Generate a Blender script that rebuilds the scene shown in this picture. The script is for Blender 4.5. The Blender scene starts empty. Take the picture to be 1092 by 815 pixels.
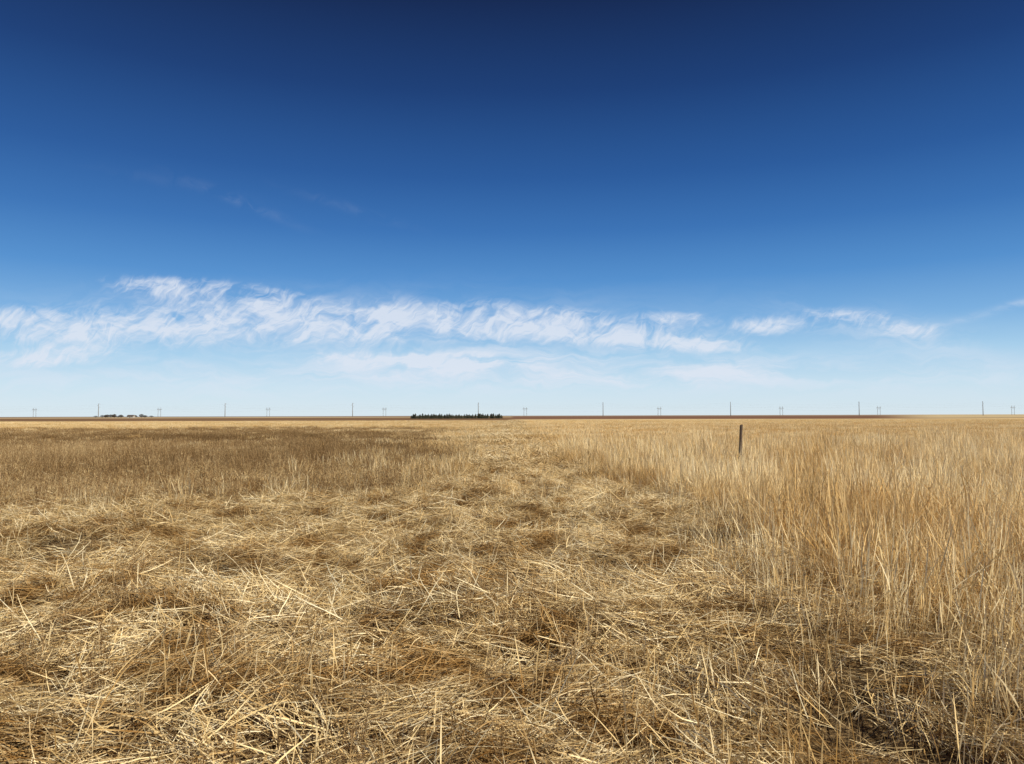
import bpy, math, numpy as np
from mathutils import Matrix, Euler, Vector
rng = np.random.default_rng(7)
scene = bpy.context.scene
F = 789.0   # focal length of the phone camera in photo pixels (only used to convert bearings)
CAM_H = 1.6

# ------------------------------------------------------------------ noise
_tab = np.random.default_rng(3).random((256, 256))
def vnoise(x, y, s=1.0, off=0):
    x = np.asarray(x, float) / s + off * 17.3 + 1000; y = np.asarray(y, float) / s + off * 31.7 + 1000
    xi = np.floor(x).astype(int); yi = np.floor(y).astype(int)
    fx = x - xi; fy = y - yi
    fx = fx * fx * (3 - 2 * fx); fy = fy * fy * (3 - 2 * fy)
    a = _tab[xi % 256, yi % 256]; b = _tab[(xi + 1) % 256, yi % 256]
    c = _tab[xi % 256, (yi + 1) % 256]; d = _tab[(xi + 1) % 256, (yi + 1) % 256]
    return (a * (1 - fx) + b * fx) * (1 - fy) + (c * (1 - fx) + d * fx) * fy
def fbm(x, y, s, off=0, o=3):
    r = 0; a = 1; t = 0
    for i in range(o):
        r = r + a * vnoise(x, y, s / 2 ** i, off + i * 5); t += a; a *= .5
    return r / t
def sstep(a, b, x):
    t = np.clip((np.asarray(x, float) - a) / (b - a), 0, 1); return t * t * (3 - 2 * t)

def height(x, y):
    x = np.asarray(x, float); y = np.asarray(y, float)
    r = np.sqrt(x * x + y * y)
    near = 1 - sstep(22, 45, r)
    h = near * ((vnoise(x, y, 1.1, 2) - .5) * 0.18)
    h = h + (fbm(x, y, 7, 4) - .5) * 0.24 * (1 - sstep(150, 400, r))
    h = h + .16 * np.exp(-(x / 2.2) ** 2) * sstep(17, 32, y) * (1 - sstep(150, 300, y)) * (.6 + .8 * vnoise(x, y, 3.5, 8))
    far = sstep(900, 2600, r)
    h = h + far * (fbm(x, y, 1900, 9, 2) - .45) * 3.0
    return h

# ------------------------------------------------------------------ node helpers
class NT:
    def __init__(s, nt): s.nt = nt
    def new(s, t, **k):
        n = s.nt.nodes.new(t)
        for a, v in k.items(): setattr(n, a, v)
        return n
    def put(s, sock, v):
        if isinstance(v, bpy.types.NodeSocket): s.nt.links.new(v, sock)
        else: sock.default_value = v
    def m(s, op, a, b=None, c=None, clamp=False):
        n = s.new('ShaderNodeMath', operation=op, use_clamp=clamp)
        s.put(n.inputs[0], a)
        if b is not None: s.put(n.inputs[1], b)
        if c is not None: s.put(n.inputs[2], c)
        return n.outputs[0]
    def ss(s, a, b, x):
        n = s.new('ShaderNodeMapRange', interpolation_type='SMOOTHSTEP')
        s.put(n.inputs['Value'], x); n.inputs['From Min'].default_value = a; n.inputs['From Max'].default_value = b
        return n.outputs[0]
    def noise(s, vec, scale, detail=3, rough=.5, dist=0., out='Fac'):
        n = s.new('ShaderNodeTexNoise'); s.put(n.inputs['Vector'], vec)
        n.inputs['Scale'].default_value = scale; n.inputs['Detail'].default_value = detail
        n.inputs['Roughness'].default_value = rough; n.inputs['Distortion'].default_value = dist
        return n.outputs[out]
    def mapping(s, vec, scale=(1, 1, 1), loc=(0, 0, 0), rot=(0, 0, 0)):
        n = s.new('ShaderNodeMapping'); s.put(n.inputs['Vector'], vec)
        n.inputs['Scale'].default_value = scale; n.inputs['Location'].default_value = loc; n.inputs['Rotation'].default_value = rot
        return n.outputs[0]
    def ramp(s, fac, stops, interp='LINEAR'):
        n = s.new('ShaderNodeValToRGB'); s.put(n.inputs[0], fac)
        cr = n.color_ramp; cr.interpolation = interp
        while len(cr.elements) < len(stops): cr.elements.new(0.5)
        for e, (p, c) in zip(cr.elements, stops):
            e.position = p; e.color = (c[0], c[1], c[2], 1)
        return n.outputs[0]
    def mix(s, fac, a, b, bt='MIX'):
        n = s.new('ShaderNodeMix', data_type='RGBA', blend_type=bt)
        s.put(n.inputs[0], fac)
        for sock, v in ((n.inputs[6], a), (n.inputs[7], b)):
            if isinstance(v, (tuple, list)): v = (v[0], v[1], v[2], 1)
            s.put(sock, v)
        return n.outputs[2]
def lin(*c):
    return tuple(((v / 255) / 12.92 if v / 255 <= .04045 else ((v / 255 + .055) / 1.055) ** 2.4) for v in c)

def material(name):
    m = bpy.data.materials.new(name); m.use_nodes = True
    m.node_tree.nodes.clear()
    return m, NT(m.node_tree)

def grass_mat(name, stops, patch, patch_scale=1.2, transl=.28, patch_amt=(.45, .62), gloss=.0, shift=0., tip=0.):
    m, n = material(name)
    at = n.new('ShaderNodeAttribute', attribute_name='bl')
    sep = n.new('ShaderNodeSeparateColor'); n.put(sep.inputs[0], at.outputs['Color'])
    geo = n.new('ShaderNodeNewGeometry')
    # broad drifts of yellower / browner plants plus a per-stalk value
    big = n.noise(n.mapping(geo.outputs['Position'], (.05, .09, 1)), 1, 4, .6)
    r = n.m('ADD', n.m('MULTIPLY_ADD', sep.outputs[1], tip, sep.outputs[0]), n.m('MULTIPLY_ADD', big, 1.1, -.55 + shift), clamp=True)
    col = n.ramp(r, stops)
    nz = n.noise(geo.outputs['Position'], 1 / patch_scale, 3, .6)
    f = n.ss(patch_amt[0], patch_amt[1], nz)
    col2 = n.mix(1.0, col, patch, 'MULTIPLY')
    col = n.mix(f, col, col2)
    jit = n.m('MULTIPLY_ADD', sep.outputs[2], .5, .75)
    hsv = n.new('ShaderNodeHueSaturation'); n.put(hsv.inputs['Color'], col); n.put(hsv.inputs['Value'], jit)
    col = hsv.outputs[0]
    d = n.new('ShaderNodeBsdfDiffuse'); n.put(d.inputs[0], col); sh = d.outputs[0]
    if transl > 0:
        t = n.new('ShaderNodeBsdfTranslucent'); n.put(t.inputs[0], col)
        mx = n.new('ShaderNodeMixShader'); mx.inputs[0].default_value = transl
        n.put(mx.inputs[1], sh); n.put(mx.inputs[2], t.outputs[0]); sh = mx.outputs[0]
    o = n.new('ShaderNodeOutputMaterial'); n.put(o.inputs[0], sh)
    return m

STRAW = grass_mat('straw', [(0, (.10, .055, .023)), (.2, (.33, .205, .083)), (.40, (.68, .48, .22)), (.75, (.92, .72, .40)), (1, (.98, .85, .58))],
                  (.46, .35, .24), .7, 0, (.48, .60), 0, .08)
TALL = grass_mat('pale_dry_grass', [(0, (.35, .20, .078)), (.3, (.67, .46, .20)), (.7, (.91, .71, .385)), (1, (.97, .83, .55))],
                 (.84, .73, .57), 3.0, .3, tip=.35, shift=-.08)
WEED = grass_mat('brown_weed', [(0, (.08, .046, .024)), (.45, (.25, .155, .075)), (.8, (.48, .325, .155)), (1, (.74, .56, .31))],
                 (.65, .58, .52), 2.0, 0)

# ------------------------------------------------------------------ stalk geometry
def blades(base, L, W, th, curv, az, prof, flat=0.0):
    n = len(L); k = len(prof)
    P = np.zeros((n, k, 3)); P[:, 0] = base
    azw = az + rng.normal(0, .12, n)
    for i in range(1, k):
        t = th + curv * (i - .5) / (k - 1)
        azw = azw + rng.normal(0, .12, n)
        hd2 = np.stack([np.cos(azw), np.sin(azw), 0 * az], 1)
        step = (L / (k - 1))[:, None]
        P[:, i] = P[:, i - 1] + step * (hd2 * np.sin(t)[:, None] + np.array([0, 0, 1.]) * np.cos(t)[:, None])
    ra = rng.uniform(0, 2 * np.pi, n)
    rd = np.stack([np.cos(ra), np.sin(ra), 0 * ra], 1)
    pd = np.stack([-np.sin(az), np.cos(az), rng.normal(0, .5, n)], 1)
    wd = pd * flat + rd * (1 - flat); wd /= np.linalg.norm(wd, axis=1)[:, None] + 1e-9
    V = np.zeros((n, k, 2, 3))
    for i in range(k):
        hw = wd * (W * prof[i] * .5)[:, None]
        V[:, i, 0] = P[:, i] - hw; V[:, i, 1] = P[:, i] + hw
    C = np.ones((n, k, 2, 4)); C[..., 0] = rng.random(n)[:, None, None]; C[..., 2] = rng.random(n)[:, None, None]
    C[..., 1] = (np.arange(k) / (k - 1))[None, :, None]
    idx = np.arange(n * k * 2).reshape(n, k, 2)
    Q = np.stack([idx[:, :-1, 0], idx[:, :-1, 1], idx[:, 1:, 1], idx[:, 1:, 0]], -1).reshape(-1, 4)
    return V.reshape(-1, 3), Q, C.reshape(-1, 4), P
def join(parts):
    vs, qs, cs = [], [], []; o = 0
    for p in parts:
        vs.append(p[0]); qs.append(p[1] + o); cs.append(p[2]); o += len(p[0])
    return np.concatenate(vs), np.concatenate(qs), np.concatenate(cs)
def mesh_np(name, V, Q, C, mat):
    me = bpy.data.meshes.new(name)
    me.vertices.add(len(V)); me.vertices.foreach_set('co', V.astype(np.float32).ravel())
    me.loops.add(Q.size); me.loops.foreach_set('vertex_index', Q.astype(np.int32).ravel())
    me.polygons.add(len(Q)); me.polygons.foreach_set('loop_start', np.arange(0, Q.size, 4, dtype=np.int32))
    if C is not None:
        a = me.attributes.new('bl', 'FLOAT_COLOR', 'POINT'); a.data.foreach_set('color', C.astype(np.float32).ravel())
    me.update(calc_edges=True); me.materials.append(mat)
    return me

def p_straw(n, R, W, lmin=.05, lmax=.42, zmax=.08):
    r = R * np.sqrt(rng.random(n)); a = rng.uniform(0, 2 * np.pi, n)
    L = lmin + (lmax - lmin) * rng.random(n) ** 1.7
    az = rng.normal(0, .6, n) + rng.integers(0, 2, n) * np.pi
    base = np.stack([r * np.cos(a) - .5 * L * np.cos(az), r * np.sin(a) - .5 * L * np.sin(az), rng.random(n) ** 1.4 * zmax], 1)
    th = rng.normal(np.pi / 2 - .13, .16, n); curv = rng.normal(.25, .35, n)
    return blades(base, L, W * rng.uniform(.5, 1.7, n), th, curv, az, [.8, 1, .9, .45], .8)[:3]
def p_stand(n, R, W, h0, h1, lean=.16, head=True, hs=1.5):
    r = R * np.sqrt(rng.random(n)); a = rng.uniform(0, 2 * np.pi, n)
    base = np.stack([r * np.cos(a), r * np.sin(a), np.full(n, -.02)], 1)
    L = rng.uniform(h0, h1, n); az = rng.uniform(0, 2 * np.pi, n)
    prof = [1, .9, .75, .55, hs, hs * .8, .3] if head else [1, 1, .8, .6, .4, .1]
    return blades(base, L, W * rng.uniform(.6, 1.4, n), np.abs(rng.normal(0, lean, n)), rng.normal(.3, .4, n), az, prof, .1)[:3]
def p_weed(ns, R, W, h0, h1, nb=9):
    r = R * np.sqrt(rng.random(ns)); a = rng.uniform(0, 2 * np.pi, ns)
    base = np.stack([r * np.cos(a), r * np.sin(a), np.full(ns, -.02)], 1)
    L = rng.uniform(h0, h1, ns)
    st = blades(base, L, np.full(ns, W * 1.2), np.abs(rng.normal(0, .2, ns)), rng.normal(.1, .25, ns), rng.uniform(0, 6.28, ns), [1.2, 1, .9, .8, .6], .1)
    P = st[3]; k = P.shape[1]
    s = np.repeat(np.arange(ns), nb); t = rng.uniform(.3, 1, ns * nb) * (k - 1)
    i = np.minimum(t.astype(int), k - 2); f = (t - i)[:, None]
    bb = P[s, i] * (1 - f) + P[s, i + 1] * f
    m = ns * nb; bl = rng.uniform(.04, .13, m) * (1.3 - t / (k - 1) * .6)
    br = blades(bb, bl, np.full(m, W), rng.uniform(.3, .9, m), rng.normal(-.3, .3, m), rng.uniform(0, 6.28, m), [.7, .9, .6], .2)
    PB = br[3]
    q = 3; s2 = np.repeat(np.arange(m), q); f2 = rng.uniform(.4, 1, m * q)[:, None]
    sb = PB[s2, 1] * (1 - f2) + PB[s2, 2] * f2 + rng.normal(0, .004, (m * q, 3))
    sd = blades(sb, rng.uniform(.008, .02, m * q), np.full(m * q, W * 2.4), rng.uniform(0, 1.6, m * q), np.zeros(m * q), rng.uniform(0, 6.28, m * q), [.5, 1, .3], 0)
    return join([st[:3], br[:3], sd[:3]])

def protos(cname, makers, mat):
    col = bpy.data.collections.new(cname)
    for i, mk in enumerate(makers):
        V, Q, C = mk()
        ob = bpy.data.objects.new('%s_%02d' % (cname, i), mesh_np('%s_%02d' % (cname, i), V, Q, C, mat))
        col.objects.link(ob)
    return col
def scatter(name, col, pts, rotz, scl, idx, tilt=None):
    n = len(pts)
    co = np.stack([pts[:, 0], pts[:, 1], height(pts[:, 0], pts[:, 1])], 1)
    me = bpy.data.meshes.new(name); me.vertices.add(n); me.vertices.foreach_set('co', co.astype(np.float32).ravel())
    rot = np.zeros((n, 3)); rot[:, 2] = rotz
    if tilt is not None: rot[:, :2] = tilt
    a = me.attributes.new('rot', 'FLOAT_VECTOR', 'POINT'); a.data.foreach_set('vector', rot.astype(np.float32).ravel())
    a = me.attributes.new('scl', 'FLOAT', 'POINT'); a.data.foreach_set('value', scl.astype(np.float32))
    a = me.attributes.new('idx', 'INT', 'POINT'); a.data.foreach_set('value', idx.astype(np.int32))
    ob = bpy.data.objects.new(name, me); scene.collection.objects.link(ob)
    ng = bpy.data.node_groups.new(name + '_scatter', 'GeometryNodeTree')
    ng.interface.new_socket('Geometry', in_out='INPUT', socket_type='NodeSocketGeometry')
    ng.interface.new_socket('Geometry', in_out='OUTPUT', socket_type='NodeSocketGeometry')
    N = ng.nodes; Lk = ng.links
    gi = N.new('NodeGroupInput'); go = N.new('NodeGroupOutput')
    ci = N.new('GeometryNodeCollectionInfo'); ci.inputs['Collection'].default_value = col
    ci.inputs['Separate Children'].default_value = True; ci.inputs['Reset Children'].default_value = True
    ip = N.new('GeometryNodeInstanceOnPoints'); ip.inputs['Pick Instance'].default_value = True
    def attr(nm, dt):
        x = N.new('GeometryNodeInputNamedAttribute'); x.data_type = dt; x.inputs[0].default_value = nm; return x.outputs[0]
    er = N.new('FunctionNodeEulerToRotation'); Lk.new(attr('rot', 'FLOAT_VECTOR'), er.inputs[0])
    Lk.new(gi.outputs[0], ip.inputs['Points']); Lk.new(ci.outputs[0], ip.inputs['Instance'])
    Lk.new(attr('idx', 'INT'), ip.inputs['Instance Index']); Lk.new(er.outputs[0], ip.inputs['Rotation'])
    Lk.new(attr('scl', 'FLOAT'), ip.inputs['Scale']); Lk.new(ip.outputs[0], go.inputs[0])
    md = ob.modifiers.new('scatter', 'NODES'); md.node_group = ng
    return ob

def jgrid(y0, y1, sp, xmin=-1e9, xmax=1e9, margin=4, k=.74):
    ys = np.arange(y0, y1, sp); out = []
    for y in ys:
        w = k * y + margin
        a = max(-w, xmin); b = min(w, xmax)
        if b <= a: continue
        xs = np.arange(a, b, sp)
        out.append(np.stack([xs, np.full(len(xs), y)], 1))
    p = np.concatenate(out); p = p + rng.uniform(-.5, .5, p.shape) * sp
    return p

# zone weights --------------------------------------------------------
def zones(x, y):
    edge = 2.8 + (fbm(x, y, 3.0, 21) - .5) * 2.6 - sstep(14, 40, y) * 1.0
    tall = sstep(-.8, .8, x - edge)                      # standing pale grass on the right
    ledge = -1.5 - (fbm(x, y, 4, 23) - .5) * 1.8
    beyond = sstep(12.5, 16.5, y + (fbm(x, y, 4, 27) - .5) * 7)
    leftside = (1 - sstep(-.6, .4, x - ledge)) * beyond
    brown_n = sstep(-.25, .25, (fbm(x, y, 9, 31) - .5) * 1.2 + (-x - 3.8 - .07 * y) / 20.0)
    return tall, leftside, brown_n, beyond

# --- flattened straw
col_straw = protos('straw_mat', [lambda: p_straw(500, .38, .0039) for _ in range(8)], STRAW)
p = jgrid(1.2, 24, .34, xmax=6)
t, l, b, be = zones(p[:, 0], p[:, 1])
dens = (.34 + .95 * sstep(.37, .51, fbm(p[:, 0], p[:, 1], 1.3, 41)))
keep = rng.random(len(p)) < dens * (1 - .55 * t)
p = p[keep]; n = len(p)
scatter('flattened_straw', col_straw, p, rng.normal(0, .5, n) + (fbm(p[:, 0], p[:, 1], 2.0, 44) - .5) * 4, rng.uniform(.7, 1.4, n), rng.integers(0, 8, n),
        rng.normal(0, .12, (n, 2)))
STRAW2 = grass_mat('bleached_straw', [(0, (.34, .22, .10)), (.3, (.68, .50, .26)), (.7, (.91, .74, .45)), (1, (.96, .84, .60))], (.8, .72, .62), 3, 0)
col_straw2 = protos('straw_far', [lambda: p_straw(420, 1.1, .012, .2, .6, .14) for _ in range(5)], STRAW2)
p = jgrid(21, 220, .9, xmin=-5, xmax=3)
w = (sstep(-3.5, -1.2, p[:, 0]) * .85 + .15) * (.5 + .6 * sstep(.4, .55, fbm(p[:, 0], p[:, 1], 4, 91)))
p = p[rng.random(len(p)) < w]; n = len(p)
scatter('flattened_straw', col_straw2, p, rng.uniform(0, 6.28, n), rng.uniform(.8, 1.3, n), rng.integers(0, 5, n))

# --- tall pale grass, right field and left of the track
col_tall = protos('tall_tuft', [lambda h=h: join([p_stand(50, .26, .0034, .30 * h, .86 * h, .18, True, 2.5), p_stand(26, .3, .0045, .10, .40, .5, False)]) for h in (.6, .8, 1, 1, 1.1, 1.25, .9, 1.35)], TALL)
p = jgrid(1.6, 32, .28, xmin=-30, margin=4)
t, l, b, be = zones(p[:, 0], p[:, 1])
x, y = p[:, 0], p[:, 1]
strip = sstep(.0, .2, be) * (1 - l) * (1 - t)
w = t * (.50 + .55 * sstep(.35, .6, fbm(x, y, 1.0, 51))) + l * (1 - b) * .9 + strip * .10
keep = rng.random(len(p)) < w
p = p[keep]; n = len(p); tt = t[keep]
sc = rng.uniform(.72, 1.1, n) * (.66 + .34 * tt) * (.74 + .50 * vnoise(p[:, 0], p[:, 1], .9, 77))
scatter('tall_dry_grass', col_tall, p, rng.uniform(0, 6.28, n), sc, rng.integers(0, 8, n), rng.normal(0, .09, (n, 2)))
col_tall2 = protos('tall_patch', [lambda: join([p_stand(200, .8, .008, .25, .60, .2, True, 2), p_stand(130, .8, .012, .10, .34, .5, False)]) for _ in range(6)], TALL)
p = jgrid(30, 130, .9, margin=8)
t, l, b, be = zones(p[:, 0], p[:, 1])
strip = (1 - l) * (1 - t)
w = t * .95 + l * (1 - b) * .95 + strip * .12 + l * b * .15
keep = rng.random(len(p)) < w
p = p[keep]; n = len(p); tt = t[keep]
scatter('tall_dry_grass', col_tall2, p, rng.uniform(0, 6.28, n), rng.uniform(.65, 1.05, n) * (.7 + .25 * tt), rng.integers(0, 6, n))
col_far = protos('far_patch', [lambda: p_stand(380, 2.4, .03, .12, .28) for _ in range(4)], TALL)
p = jgrid(125, 240, 2.8, margin=15)
p = p[np.abs(p[:, 0]) > 1.5]; n = len(p)
scatter('distant_dry_grass', col_far, p, rng.uniform(0, 6.28, n), rng.uniform(.7, 1.0, n), rng.integers(0, 4, n))

# --- brown weeds
col_weed = protos('weed', [lambda: p_weed(8, .16, .0038, .22, .6, 8) for _ in range(7)], WEED)
p = jgrid(1.8, 34, .27, margin=4)
t, l, b, be = zones(p[:, 0], p[:, 1])
x, y = p[:, 0], p[:, 1]
nn = fbm(x, y, 1.4, 61)
w = l * b * .85 + l * (1 - b) * .2 + (1 - be) * (1 - t) * (.04 + .55 * sstep(.56, .68, nn)) + t * .07
# a stand of weeds close by on the left
w = w + .5 * np.exp(-((x + 1.9) / .9) ** 2 - ((y - 4.7) / .6) ** 2) + .4 * np.exp(-((x + 3.6) / .8) ** 2 - ((y - 7.5) / .9) ** 2)
keep = rng.random(len(p)) < w
p = p[keep]; n = len(p)
sc = rng.uniform(.55, 1.15, n) * np.where(be[keep] > .5, 1.05, .66)
scatter('brown_weeds', col_weed, p, rng.uniform(0, 6.28, n), sc, rng.integers(0, 7, n), rng.normal(0, .1, (n, 2)))
col_weed2 = protos('weed_patch', [lambda: p_weed(50, .9, .008, .2, .5, 7) for _ in range(4)], WEED)
p = jgrid(33, 110, 1.0, xmax=0, margin=8)
t, l, b, be = zones(p[:, 0], p[:, 1])
w = l * b * .85 * (1 - sstep(50, 105, p[:, 1]))
keep = rng.random(len(p)) < w
p = p[keep]; n = len(p)
scatter('brown_weeds', col_weed2, p, rng.uniform(0, 6.28, n), rng.uniform(.7, 1.05, n), rng.integers(0, 4, n))

# --- thin standing stems sprinkled over the foreground
col_st = protos('stem', [lambda: p_stand(11, .14, .0032, .12, .55, .3, True, 1.9) for _ in range(8)], TALL)
p = jgrid(1.6, 18, .24, xmax=6, margin=3)
x, y = p[:, 0], p[:, 1]
w = .05 + .34 * sstep(.53, .67, fbm(x, y, 1.3, 71)) + .8 * sstep(-.2, .9, x) * (1 - sstep(4.6, 6.6, y + (vnoise(x, y, 1, 72) - .5) * 2))
keep = rng.random(len(p)) < w
p = p[keep]; n = len(p)
scatter('standing_grass_stems', col_st, p, rng.uniform(0, 6.28, n), rng.uniform(.5, 1.1, n), rng.integers(0, 8, n), rng.normal(0, .12, (n, 2)))

# ------------------------------------------------------------------ ground
def axis(a, b, step, growth, lim):
    mid = list(np.arange(a, b + 1e-6, step)); s = step; hi = [mid[-1]]
    while hi[-1] < lim: s *= growth; hi.append(hi[-1] + s)
    s = step; lo = [mid[0]]
    while lo[-1] > -lim: s *= growth; lo.append(lo[-1] - s)
    return np.array(lo[:0:-1] + mid + hi[1:])
xs = axis(-16, 16, .25, 1.06, 9000); ys = axis(0, 26, .25, 1.06, 9000)
X, Y = np.meshgrid(xs, ys); Z = height(X, Y)
V = np.stack([X.ravel(), Y.ravel(), Z.ravel()], 1)
nx = len(xs); ny = len(ys); I = np.arange(nx * ny).reshape(ny, nx)
Q = np.stack([I[:-1, :-1], I[:-1, 1:], I[1:, 1:], I[1:, :-1]], -1).reshape(-1, 4)
gm, n_ = material('prairie_soil')
geo = n_.new('ShaderNodeNewGeometry'); pos = geo.outputs['Position']
sx = n_.new('ShaderNodeSeparateXYZ'); n_.put(sx.inputs[0], pos)
wob = n_.noise(n_.mapping(pos, (.003, .003, 1)), 1, 4)
yy = n_.m('MULTIPLY', n_.m('MAXIMUM', sx.outputs[1], 1), n_.m('MULTIPLY_ADD', wob, .9, .55))
lg = n_.m('DIVIDE', n_.m('LOGARITHM', yy, 10), 4)
def L(y): return math.log10(y) / 4
soil = (.13, .083, .044); litter = (.50, .34, .165); gold = (.80, .61, .33); plow_hazed = (.24, .125, .08)  # plowed soil here and in the far brown stops is lightened to imitate haze
left = n_.ramp(lg, [(L(1.5), soil), (L(14), soil), (L(40), (.23, .15, .075)), (L(90), (.50, .35, .18)), (L(220), (.56, .40, .21)), (L(280), (.25, .155, .09)), (L(700), (.28, .165, .10)), (L(850), (.66, .51, .31)), (L(1300), (.60, .46, .29)), (L(1500), (.25, .17, .13))])
right = n_.ramp(lg, [(L(1.5), soil), (L(14), (.20, .13, .06)), (L(40), (.58, .42, .21)), (L(120), gold), (L(290), gold), (L(370), plow_hazed), (L(1600), (.28, .17, .13)), (L(1900), (.42, .32, .23))])
fl = n_.ss(-3, 3, sx.outputs[0])
col = n_.mix(fl, left, right)
farx = n_.m('DIVIDE', sx.outputs[0], n_.m('MAXIMUM', sx.outputs[1], 1))
fr = n_.m('MULTIPLY', n_.ss(.48, .58, farx), n_.ss(290, 450, sx.outputs[1]))
col = n_.mix(fr, col, (.66, .51, .30))
fine = n_.noise(pos, 22, 6, .7)
nearf = n_.m('SUBTRACT', 1.0, n_.ss(100, 300, sx.outputs[1]))
col = n_.mix(n_.m('MULTIPLY', n_.m('MULTIPLY', n_.ss(.46, .60, fine), .75), nearf), col, litter)
mid = n_.noise(n_.mapping(pos, (.012, .05, 1)), 1, 6, .65)
hs = n_.new('ShaderNodeHueSaturation'); n_.put(hs.inputs['Color'], col); n_.put(hs.inputs['Value'], n_.m('MULTIPLY_ADD', mid, 1.2, .4))
bs = n_.new('ShaderNodeBsdfDiffuse'); n_.put(bs.inputs[0], hs.outputs[0])
bp = n_.new('ShaderNodeBump'); bp.inputs['Strength'].default_value = .8; bp.inputs['Distance'].default_value = .05
n_.put(bp.inputs['Height'], fine); n_.put(bs.inputs['Normal'], bp.outputs[0])
o = n_.new('ShaderNodeOutputMaterial'); n_.put(o.inputs[0], bs.outputs[0])
gme = mesh_np('ground', V, Q, None, gm)
gme.polygons.foreach_set('use_smooth', np.ones(len(Q), bool))
ground = bpy.data.objects.new('ground', gme); scene.collection.objects.link(ground)

# ------------------------------------------------------------------ simple solids
def simple_mat(name, c1, c2, scale, rough=.85, stretch=(1, 1, 1)):
    m, n = material(name)
    tc = n.new('ShaderNodeTexCoord')
    f = n.noise(n.mapping(tc.outputs['Object'], stretch), scale, 5, .65)
    p = n.new('ShaderNodeBsdfPrincipled'); p.inputs['Roughness'].default_value = rough
    n.put(p.inputs['Base Color'], n.mix(n.ss(.35, .65, f), c1, c2))
    b = n.new('ShaderNodeBump'); b.inputs['Strength'].default_value = .5; n.put(b.inputs['Height'], f); n.put(p.inputs['Normal'], b.outputs[0])
    o = n.new('ShaderNodeOutputMaterial'); n.put(o.inputs[0], p.outputs[0])
    return m
def tubes(name, segs, mat, sides=8):
    vs = []; fs = []
    for p0, p1, r0, r1 in segs:
        p0 = Vector(p0); p1 = Vector(p1); d = (p1 - p0).normalized()
        u = d.orthogonal().normalized(); v = d.cross(u); o = len(vs)
        for p, r in ((p0, r0), (p1, r1)):
            for i in range(sides):
                a = 2 * math.pi * i / sides; vs.append(p + (u * math.cos(a) + v * math.sin(a)) * r)
        for i in range(sides):
            j = (i + 1) % sides; fs.append((o + i, o + j, o + sides + j, o + sides + i))
        fs.append(tuple(o + i for i in range(sides))[::-1]); fs.append(tuple(o + sides + i for i in range(sides)))
    me = bpy.data.meshes.new(name); me.from_pydata([tuple(v) for v in vs], [], fs); me.materials.append(mat); me.update()
    return me
def link(name, me, loc=(0, 0, 0), parent=None):
    ob = bpy.data.objects.new(name, me); scene.collection.objects.link(ob); ob.location = loc
    if parent: ob.parent = parent
    return ob

# fence post --------------------------------------------------------
wood = simple_mat('weathered_wood', (.045, .030, .022), (.12, .08, .055), 9, .9, (6, 6, .7))
vs = []; fs = []; NS = 12; zs = [-.25, 0, .2, .45, .7, .95, 1.2, 1.40, 1.45, 1.465]
for k, z in enumerate(zs):
    r = .044 - .005 * z
    if k == len(zs) - 2: r *= .93
    if k == len(zs) - 1: r *= .6
    for i in range(NS):
        a = 2 * math.pi * i / NS
        rr = r * (1 + .10 * math.sin(3 * a + 1.3) + .06 * math.sin(5 * a + z * 4) + rng.normal(0, .02))
        vs.append((rr * math.cos(a) + .006 * math.sin(z * 3), rr * math.sin(a), z + (.006 * math.cos(a) if k >= len(zs) - 2 else 0)))
for k in range(len(zs) - 1):
    for i in range(NS):
        j = (i + 1) % NS; fs.append((k * NS + i, k * NS + j, (k + 1) * NS + j, (k + 1) * NS + i))
fs.append(tuple((len(zs) - 1) * NS + i for i in range(NS)))
me = bpy.data.meshes.new('fence_post'); me.from_pydata(vs, [], fs); me.materials.append(wood)
PX, PY = 241 / F * 19.7, 19.7
post = link('fence_post', me, (PX - .03, PY, float(height(PX, PY)))); post.rotation_euler = (0, math.radians(4.5), 0)

# power lines --------------------------------------------------------
steel = simple_mat('hazed_steel', (.16, .14, .13), (.24, .22, .20), 2)  # steel colour lightened to stand in for distance haze
glass = simple_mat('insulator_glaze', (.12, .10, .09), (.2, .18, .17), 3, .4)
wire = simple_mat('conductor', (.15, .15, .15), (.2, .2, .2), 3, .5)
YA = 1200.
mono = [105, 240, 376, 510, 643, 779, 916, 1048]
H = 23.
pole_me = tubes('shaft', [((0, 0, -1), (0, 0, H), .62, .32)], steel, 12)
arm_me = tubes('crossarms', [((0, 0, z), (s * 3.0, 0, z + .5), .16, .08) for z, s in ((H - 1.0, 1), (H - 3.6, -1), (H - 6.2, 1))], steel, 6)
ins_me = tubes('insulators', [((s * 2.9, 0, z + .45), (s * 2.9, 0, z - .9), .1, .1) for z, s in ((H - 1.0, 1), (H - 3.6, -1), (H - 6.2, 1))], glass, 6)
ax = []
for i, px in enumerate(mono + [1182, -30]):
    x = (px - 546) / F * YA; z = float(height(x, YA))
    e = link('power_pole', pole_me, (x, YA, z)); e.rotation_euler[2] = math.radians(75)
    link('crossarms', arm_me, parent=e); link('insulators', ins_me, parent=e)
    ax.append((x, z))
ax.sort()
def wires(name, anchors, Yc, offs, sag, r):
    segs = []
    for (x0, z0), (x1, z1) in zip(anchors[:-1], anchors[1:]):
        for dy, h in offs:
            pts = []
            for k in range(9):
                t = k / 8; pts.append((x0 + (x1 - x0) * t, Yc + dy, (z0 + (z1 - z0) * t) + h - sag * 4 * t * (1 - t)))
            segs += [(a, b, r, r) for a, b in zip(pts[:-1], pts[1:])]
    link(name, tubes(name, segs, wire, 4))
wires('power_line_wires', ax, YA, [(2.8, H - 1.9), (-2.8, H - 4.5), (2.8, H - 7.1)], 3.0, .022)
YB = 2000.
HB = 25.
tw = []
def leg(x0, x1, z0, z1, r): tw.append(((x0, 0, z0), (x1, 0, z1), r, r * .8))
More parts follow.
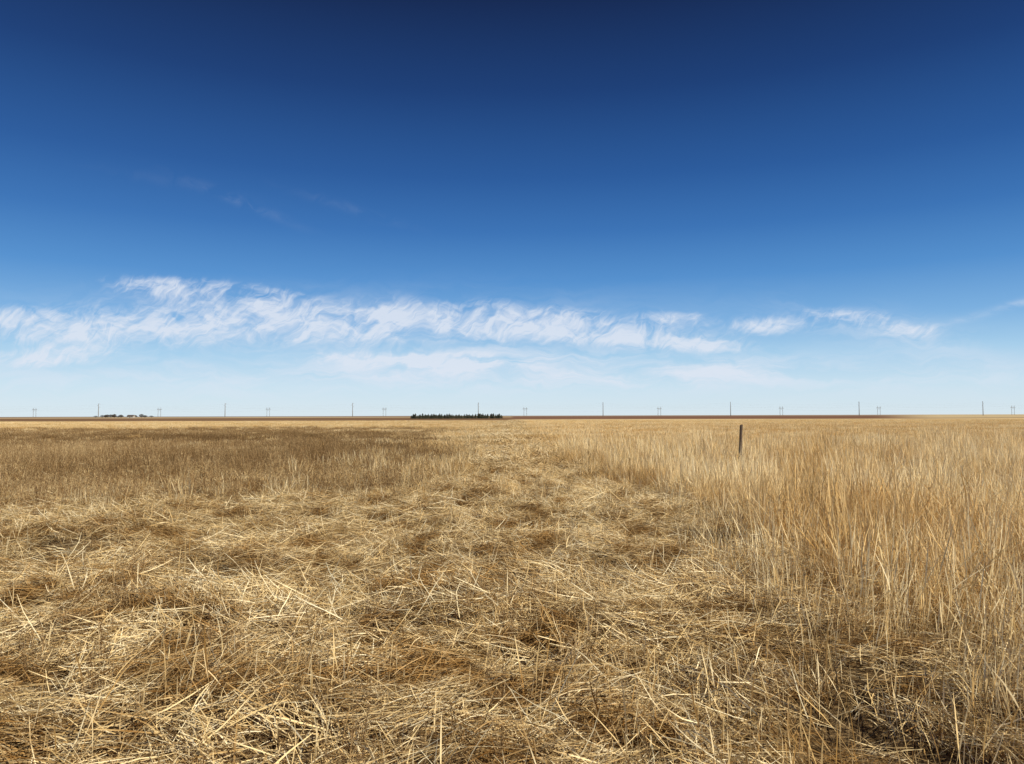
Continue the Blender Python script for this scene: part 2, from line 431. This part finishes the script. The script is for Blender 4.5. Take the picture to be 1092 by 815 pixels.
for s in (-1, 1):
    for d in (-.8, .8):
        leg(s * 3.6 + d, s * 3.6 + d * .3, -1, HB, .2)
    for k in range(8):
        leg(s * 3.6 - .7, s * 3.6 + .7, k * 3, k * 3 + 3, .09)
leg(-6.5, 6.5, HB - 4, HB - 4, .28); leg(-6.5, 6.5, HB - 5, HB - 5, .2)
leg(-3.6, 3.6, HB - 10, HB - 5, .12); leg(3.6, -3.6, HB - 10, HB - 5, .12)
tower_me = tubes('frame', tw, steel, 6)
tins = tubes('insulators', [((x, 0, HB - 5), (x, 0, HB - 7), .13, .13) for x in (-6, 0, 6)], glass, 6)
bx = []
for px in [-85, 37, 170, 286, 410, 560, 703, 833, 937, 1080, 1200]:
    x = (px - 546) / F * YB; z = float(height(x, YB))
    e = link('transmission_tower', tower_me, (x, YB, z)); link('insulators', tins, parent=e)
    bx.append((x, z))
wires('transmission_line_wires', bx, YB, [(-.3, HB - 7), (.3, HB - 7), (0, HB)], 5, .03)

# distant trees --------------------------------------------------------
needle = simple_mat('juniper_foliage', (.022, .026, .014), (.055, .058, .03), 1.2)
barkm = simple_mat('bark', (.06, .045, .035), (.1, .08, .06), 5)
def tree_mass(name, trees, mat):
    vs = []; fs = []; tr = []
    for x, y, h, r, conic in trees:
        z0 = float(height(x, y))
        tr.append(((x, y, z0 - .2), (x, y, z0 + h * .8), h * .035, h * .012))
        for k in range(5):
            a = rng.uniform(0, 6.28); zz = z0 + h * rng.uniform(.2, .6)
            tr.append(((x, y, zz), (x + math.cos(a) * r * .7, y + math.sin(a) * r * .7, zz + h * .15), h * .012, h * .005))
        for k in range(420):
            t = rng.random()
            if conic: rr = r * (1 - t) ** .7 * (.75 + .35 * math.sin(t * 17 + x)); zc = z0 + h * (.03 + .97 * t)
            else: rr = r * math.sqrt(max(0, 1 - (2 * t - 1) ** 2)) * (.7 + .5 * rng.random()); zc = z0 + h * (.2 + .8 * t)
            a = rng.uniform(0, 6.28); q = rr * math.sqrt(rng.random())
            c = Vector((x + q * math.cos(a), y + q * math.sin(a), zc)); s = h * rng.uniform(.03, .07)
            u = Vector(rng.normal(0, 1, 3)).normalized(); v = u.orthogonal().normalized()
            o = len(vs); vs += [c - u * s - v * s * .6, c + u * s - v * s * .6, c + u * s + v * s * .6, c - u * s + v * s * .6]; fs.append((o, o + 1, o + 2, o + 3))
    me = bpy.data.meshes.new(name); me.from_pydata([tuple(v) for v in vs], [], fs); me.materials.append(mat)
    e = link(name, me); link('trunks', tubes('trunks', tr, barkm, 5), parent=e)
YT = 420.
x0 = (438 - 546) / F * YT; x1 = (535 - 546) / F * YT
trees = []
for row in range(2):
    x = x0 + row
    while x < x1:
        trees.append((x + rng.normal(0, .2), YT + row * 5 + rng.normal(0, .5), rng.uniform(1.9, 3.0), rng.uniform(1.1, 1.6), True)); x += rng.uniform(1.3, 2.0)
tree_mass('juniper_shelterbelt', trees, needle)
decid = simple_mat('bare_tree_twigs', (.035, .028, .02), (.07, .055, .04), 1.2)
trees = []
YF = 1000.
for px in list(rng.uniform(98, 128, 9)) + list(rng.uniform(128, 160, 8)):
    trees.append(((px - 546) / F * YF, YF + rng.uniform(-12, 12), rng.uniform(2.5, 5.0), rng.uniform(1.8, 3.5), False))
tree_mass('farmstead_trees', trees, decid)
# farmhouse
siding = simple_mat('painted_siding', (.32, .29, .26), (.4, .37, .34), 2); roofm = simple_mat('shingle_roof', (.08, .06, .05), (.12, .1, .09), 2)
dark = simple_mat('window_glass', (.02, .025, .03), (.03, .035, .04), 2, .2)
hx = (140 - 546) / F * 985; hz = float(height(hx, 985))
fh = bpy.data.objects.new('farmhouse', None); scene.collection.objects.link(fh); fh.location = (hx, 985, hz)
def prism(name, vs, fs, mat, parent):
    me = bpy.data.meshes.new(name); me.from_pydata(vs, [], fs); me.materials.append(mat); link(name, me, parent=parent)
w_, d_, h_ = 4, 3.2, 2.3
prism('walls', [(-w_, -d_, -.5), (w_, -d_, -.5), (w_, d_, -.5), (-w_, d_, -.5), (-w_, -d_, h_), (w_, -d_, h_), (w_, d_, h_), (-w_, d_, h_), (-w_, 0, h_ + 1.5), (w_, 0, h_ + 1.5)],
      [(0, 1, 5, 4), (2, 3, 7, 6), (1, 2, 6, 9, 5), (3, 0, 4, 8, 7)], siding, fh)
prism('roof', [(-w_ - .4, -d_ - .5, h_ - .15), (w_ + .4, -d_ - .5, h_ - .15), (w_ + .4, 0, h_ + 1.65), (-w_ - .4, 0, h_ + 1.65), (-w_ - .4, d_ + .5, h_ - .15), (w_ + .4, d_ + .5, h_ - .15)],
      [(0, 1, 2, 3), (3, 2, 5, 4)], roofm, fh)
for nm, xx, z0_, z1_, ww in (('window_1', -2.5, 1, 2.0, .6), ('window_2', 2.5, 1, 2.0, .6), ('door', 0, 0, 2.05, .5)):
    prism(nm, [(xx - ww, -d_ - .03, z0_), (xx + ww, -d_ - .03, z0_), (xx + ww, -d_ - .03, z1_), (xx - ww, -d_ - .03, z1_)], [(0, 1, 2, 3)], dark, fh)

# ------------------------------------------------------------------ sun + sky
SAZ = math.radians(126)    # clockwise from the viewing direction: behind and to the right
SEL = math.radians(34)
sd = Vector((math.sin(SAZ) * math.cos(SEL), math.cos(SAZ) * math.cos(SEL), math.sin(SEL)))
sl = bpy.data.lights.new('sun', 'SUN'); sl.energy = 5.0; sl.angle = math.radians(.53); sl.color = (1, .93, .77)
so = bpy.data.objects.new('sun', sl); scene.collection.objects.link(so); so.rotation_euler = sd.to_track_quat('Z', 'Y').to_euler(); so.location = (20, -20, 30)

world = bpy.data.worlds.new('World'); scene.world = world; world.use_nodes = True
world.node_tree.nodes.clear(); W = NT(world.node_tree)
tc = W.new('ShaderNodeTexCoord'); dv = W.new('ShaderNodeVectorMath', operation='NORMALIZE'); W.put(dv.inputs[0], tc.outputs['Generated'])
sp = W.new('ShaderNodeSeparateXYZ'); W.put(sp.inputs[0], dv.outputs[0])
dx, dy, dz = sp.outputs
el = W.m('MULTIPLY', W.m('ARCSINE', dz), 180 / math.pi)
fac = W.m('DIVIDE', el, 60, clamp=True)
sky_stops = [(0, (217, 232, 240)), (2.2, (201, 226, 242)), (4.5, (166, 207, 237)), (7, (123, 176, 225)), (10.3, (83, 144, 207)), (14, (56, 114, 182)), (18, (38, 89, 156)), (24, (22, 59, 117)), (30, (13, 34, 78)), (60, (8, 22, 55))]
ramp = W.ramp(fac, [(a / 60, lin(*c)) for a, c in sky_stops])
sk = W.new('ShaderNodeTexSky'); sk.sky_type = 'NISHITA'; sk.sun_disc = False; sk.sun_elevation = SEL; sk.sun_rotation = SAZ
sk.air_density = 1; sk.dust_density = .3; sk.ozone_density = 3
sc10 = W.new('ShaderNodeVectorMath', operation='SCALE'); W.put(sc10.inputs[0], ramp); sc10.inputs['Scale'].default_value = 10
sky = W.mix(.06, sc10.outputs[0], sk.outputs[0])
# clouds: positions given as bearings (tan azimuth u, tan elevation v)
dyc = W.m('MAXIMUM', dy, .05)
u = W.m('DIVIDE', dx, dyc); v = W.m('DIVIDE', dz, dyc)
def blob(px, py, sx_, sy_, amp, ang=0):
    u0 = (px - 546) / F; v0 = (443 - py) / F; ca = math.cos(ang); sa = math.sin(ang)
    du = W.m('SUBTRACT', u, u0); dvv = W.m('SUBTRACT', v, v0)
    a = W.m('MULTIPLY_ADD', du, ca * F / sx_, W.m('MULTIPLY', dvv, sa * F / sx_))
    b = W.m('MULTIPLY_ADD', du, -sa * F / sy_, W.m('MULTIPLY', dvv, ca * F / sy_))
    r2 = W.m('MULTIPLY_ADD', a, a, W.m('MULTIPLY', b, b))
    return W.m('MULTIPLY', W.m('EXPONENT', W.m('MULTIPLY', r2, -1)), amp)
def total(bl):
    s = None
    for b in bl:
        x = blob(*b); s = x if s is None else W.m('ADD', s, x)
    return s
main = total([(10, 338, 50, 14, .95), (40, 380, 75, 12, 1.0, .05), (45, 358, 60, 9, .7), (110, 343, 60, 22, .95), (190, 305, 85, 12, 1.0, -.05), (280, 316, 30, 10, .6), (205, 345, 50, 24, .95), (305, 342, 60, 25, 1.0, 0),
              (410, 342, 60, 25, 1.0), (520, 344, 65, 24, 1.0, -.05), (610, 348, 50, 20, .9, -.1), (680, 360, 60, 15, .9, -.12), (750, 365, 60, 10, .9, -.1),
              (715, 340, 42, 10, .85), (818, 348, 50, 11, .85), (935, 345, 80, 14, .82, -.15), (440, 384, 65, 11, .65), (360, 381, 40, 8, .55), (500, 387, 45, 9, .55)])
main = W.m('MINIMUM', main, 1.05)
cv = W.new('ShaderNodeCombineXYZ'); W.put(cv.inputs[0], u); W.put(cv.inputs[1], v)
wn = W.noise(cv.outputs[0], 16, 3, .55, 0, 'Color')
wv = W.new('ShaderNodeVectorMath', operation='MULTIPLY_ADD'); W.put(wv.inputs[0], wn); wv.inputs[1].default_value = (.065, .045, 0); W.put(wv.inputs[2], cv.outputs[0])
c1 = W.noise(W.mapping(wv.outputs[0], (19, 40, 1), rot=(0, 0, math.radians(-18))), 1, 7, .58, .7)
# fall-streak filaments leaning up to the right
rotc = W.mapping(wv.outputs[0], (1, 1, 1), rot=(0, 0, math.radians(-42)))
c2 = W.noise(W.mapping(rotc, (24, 110, 1)), 1, 6, .6, .6)
tex = W.m('ADD', W.m('MULTIPLY', W.m('SUBTRACT', c1, .5), 4.0), W.m('MULTIPLY', W.m('SUBTRACT', c2, .5), 2.5))
thr = W.m('ADD', W.m('MULTIPLY_ADD', main, 1.3, -.48), W.m('MULTIPLY', tex, W.m('MULTIPLY_ADD', main, .6, .4)))
dens = W.m('MULTIPLY', W.ss(-.3, 1.5, thr), W.ss(.03, .6, main))
veil = total([(300, 400, 420, 22, .55), (800, 395, 330, 18, .6, -.03), (960, 358, 100, 19, .45, -.2), (480, 385, 110, 18, .5), (1070, 330, 60, 4, .4, .28), (330, 345, 330, 30, .36), (660, 405, 200, 12, .35)])
c3 = W.noise(W.mapping(wv.outputs[0], (6, 38, 1), rot=(0, 0, math.radians(10))), 1, 6, .62, .6)
veil = W.m('MULTIPLY', veil, W.ss(.34, .68, c3))
hi = total([(255, 212, 60, 5, .07, -.4), (370, 218, 60, 5, .035, -.3), (180, 190, 70, 6, .02, -.2)])
hi = W.m('MULTIPLY', hi, W.ss(.35, .65, c1))
a = W.m('ADD', W.m('ADD', W.m('MULTIPLY', dens, .84), veil), hi)
a = W.m('MULTIPLY', W.m('MINIMUM', a, .84), W.ss(.05, .25, dy))
cl = tuple(10 * c for c in lin(224, 231, 243))
out = W.mix(a, sky, cl)
bg = W.new('ShaderNodeBackground'); W.put(bg.inputs[0], out); bg.inputs[1].default_value = .1
wo = W.new('ShaderNodeOutputWorld'); W.put(wo.inputs[0], bg.outputs[0])

# ------------------------------------------------------------------ camera
cam = bpy.data.cameras.new('camera'); cam.sensor_width = 36; cam.lens = 26; cam.clip_end = 20000; cam.clip_start = .05
co = bpy.data.objects.new('camera', cam); scene.collection.objects.link(co)
M = Matrix.Rotation(math.radians(90 + 2.6), 4, 'X') @ Matrix.Rotation(math.radians(-.15), 4, 'Z')
co.matrix_world = Matrix.Translation((0, 0, CAM_H + float(height(0, 0)))) @ M
scene.camera = co
scene.view_settings.view_transform = 'Standard'; scene.view_settings.look = 'None'; scene.view_settings.exposure = 0
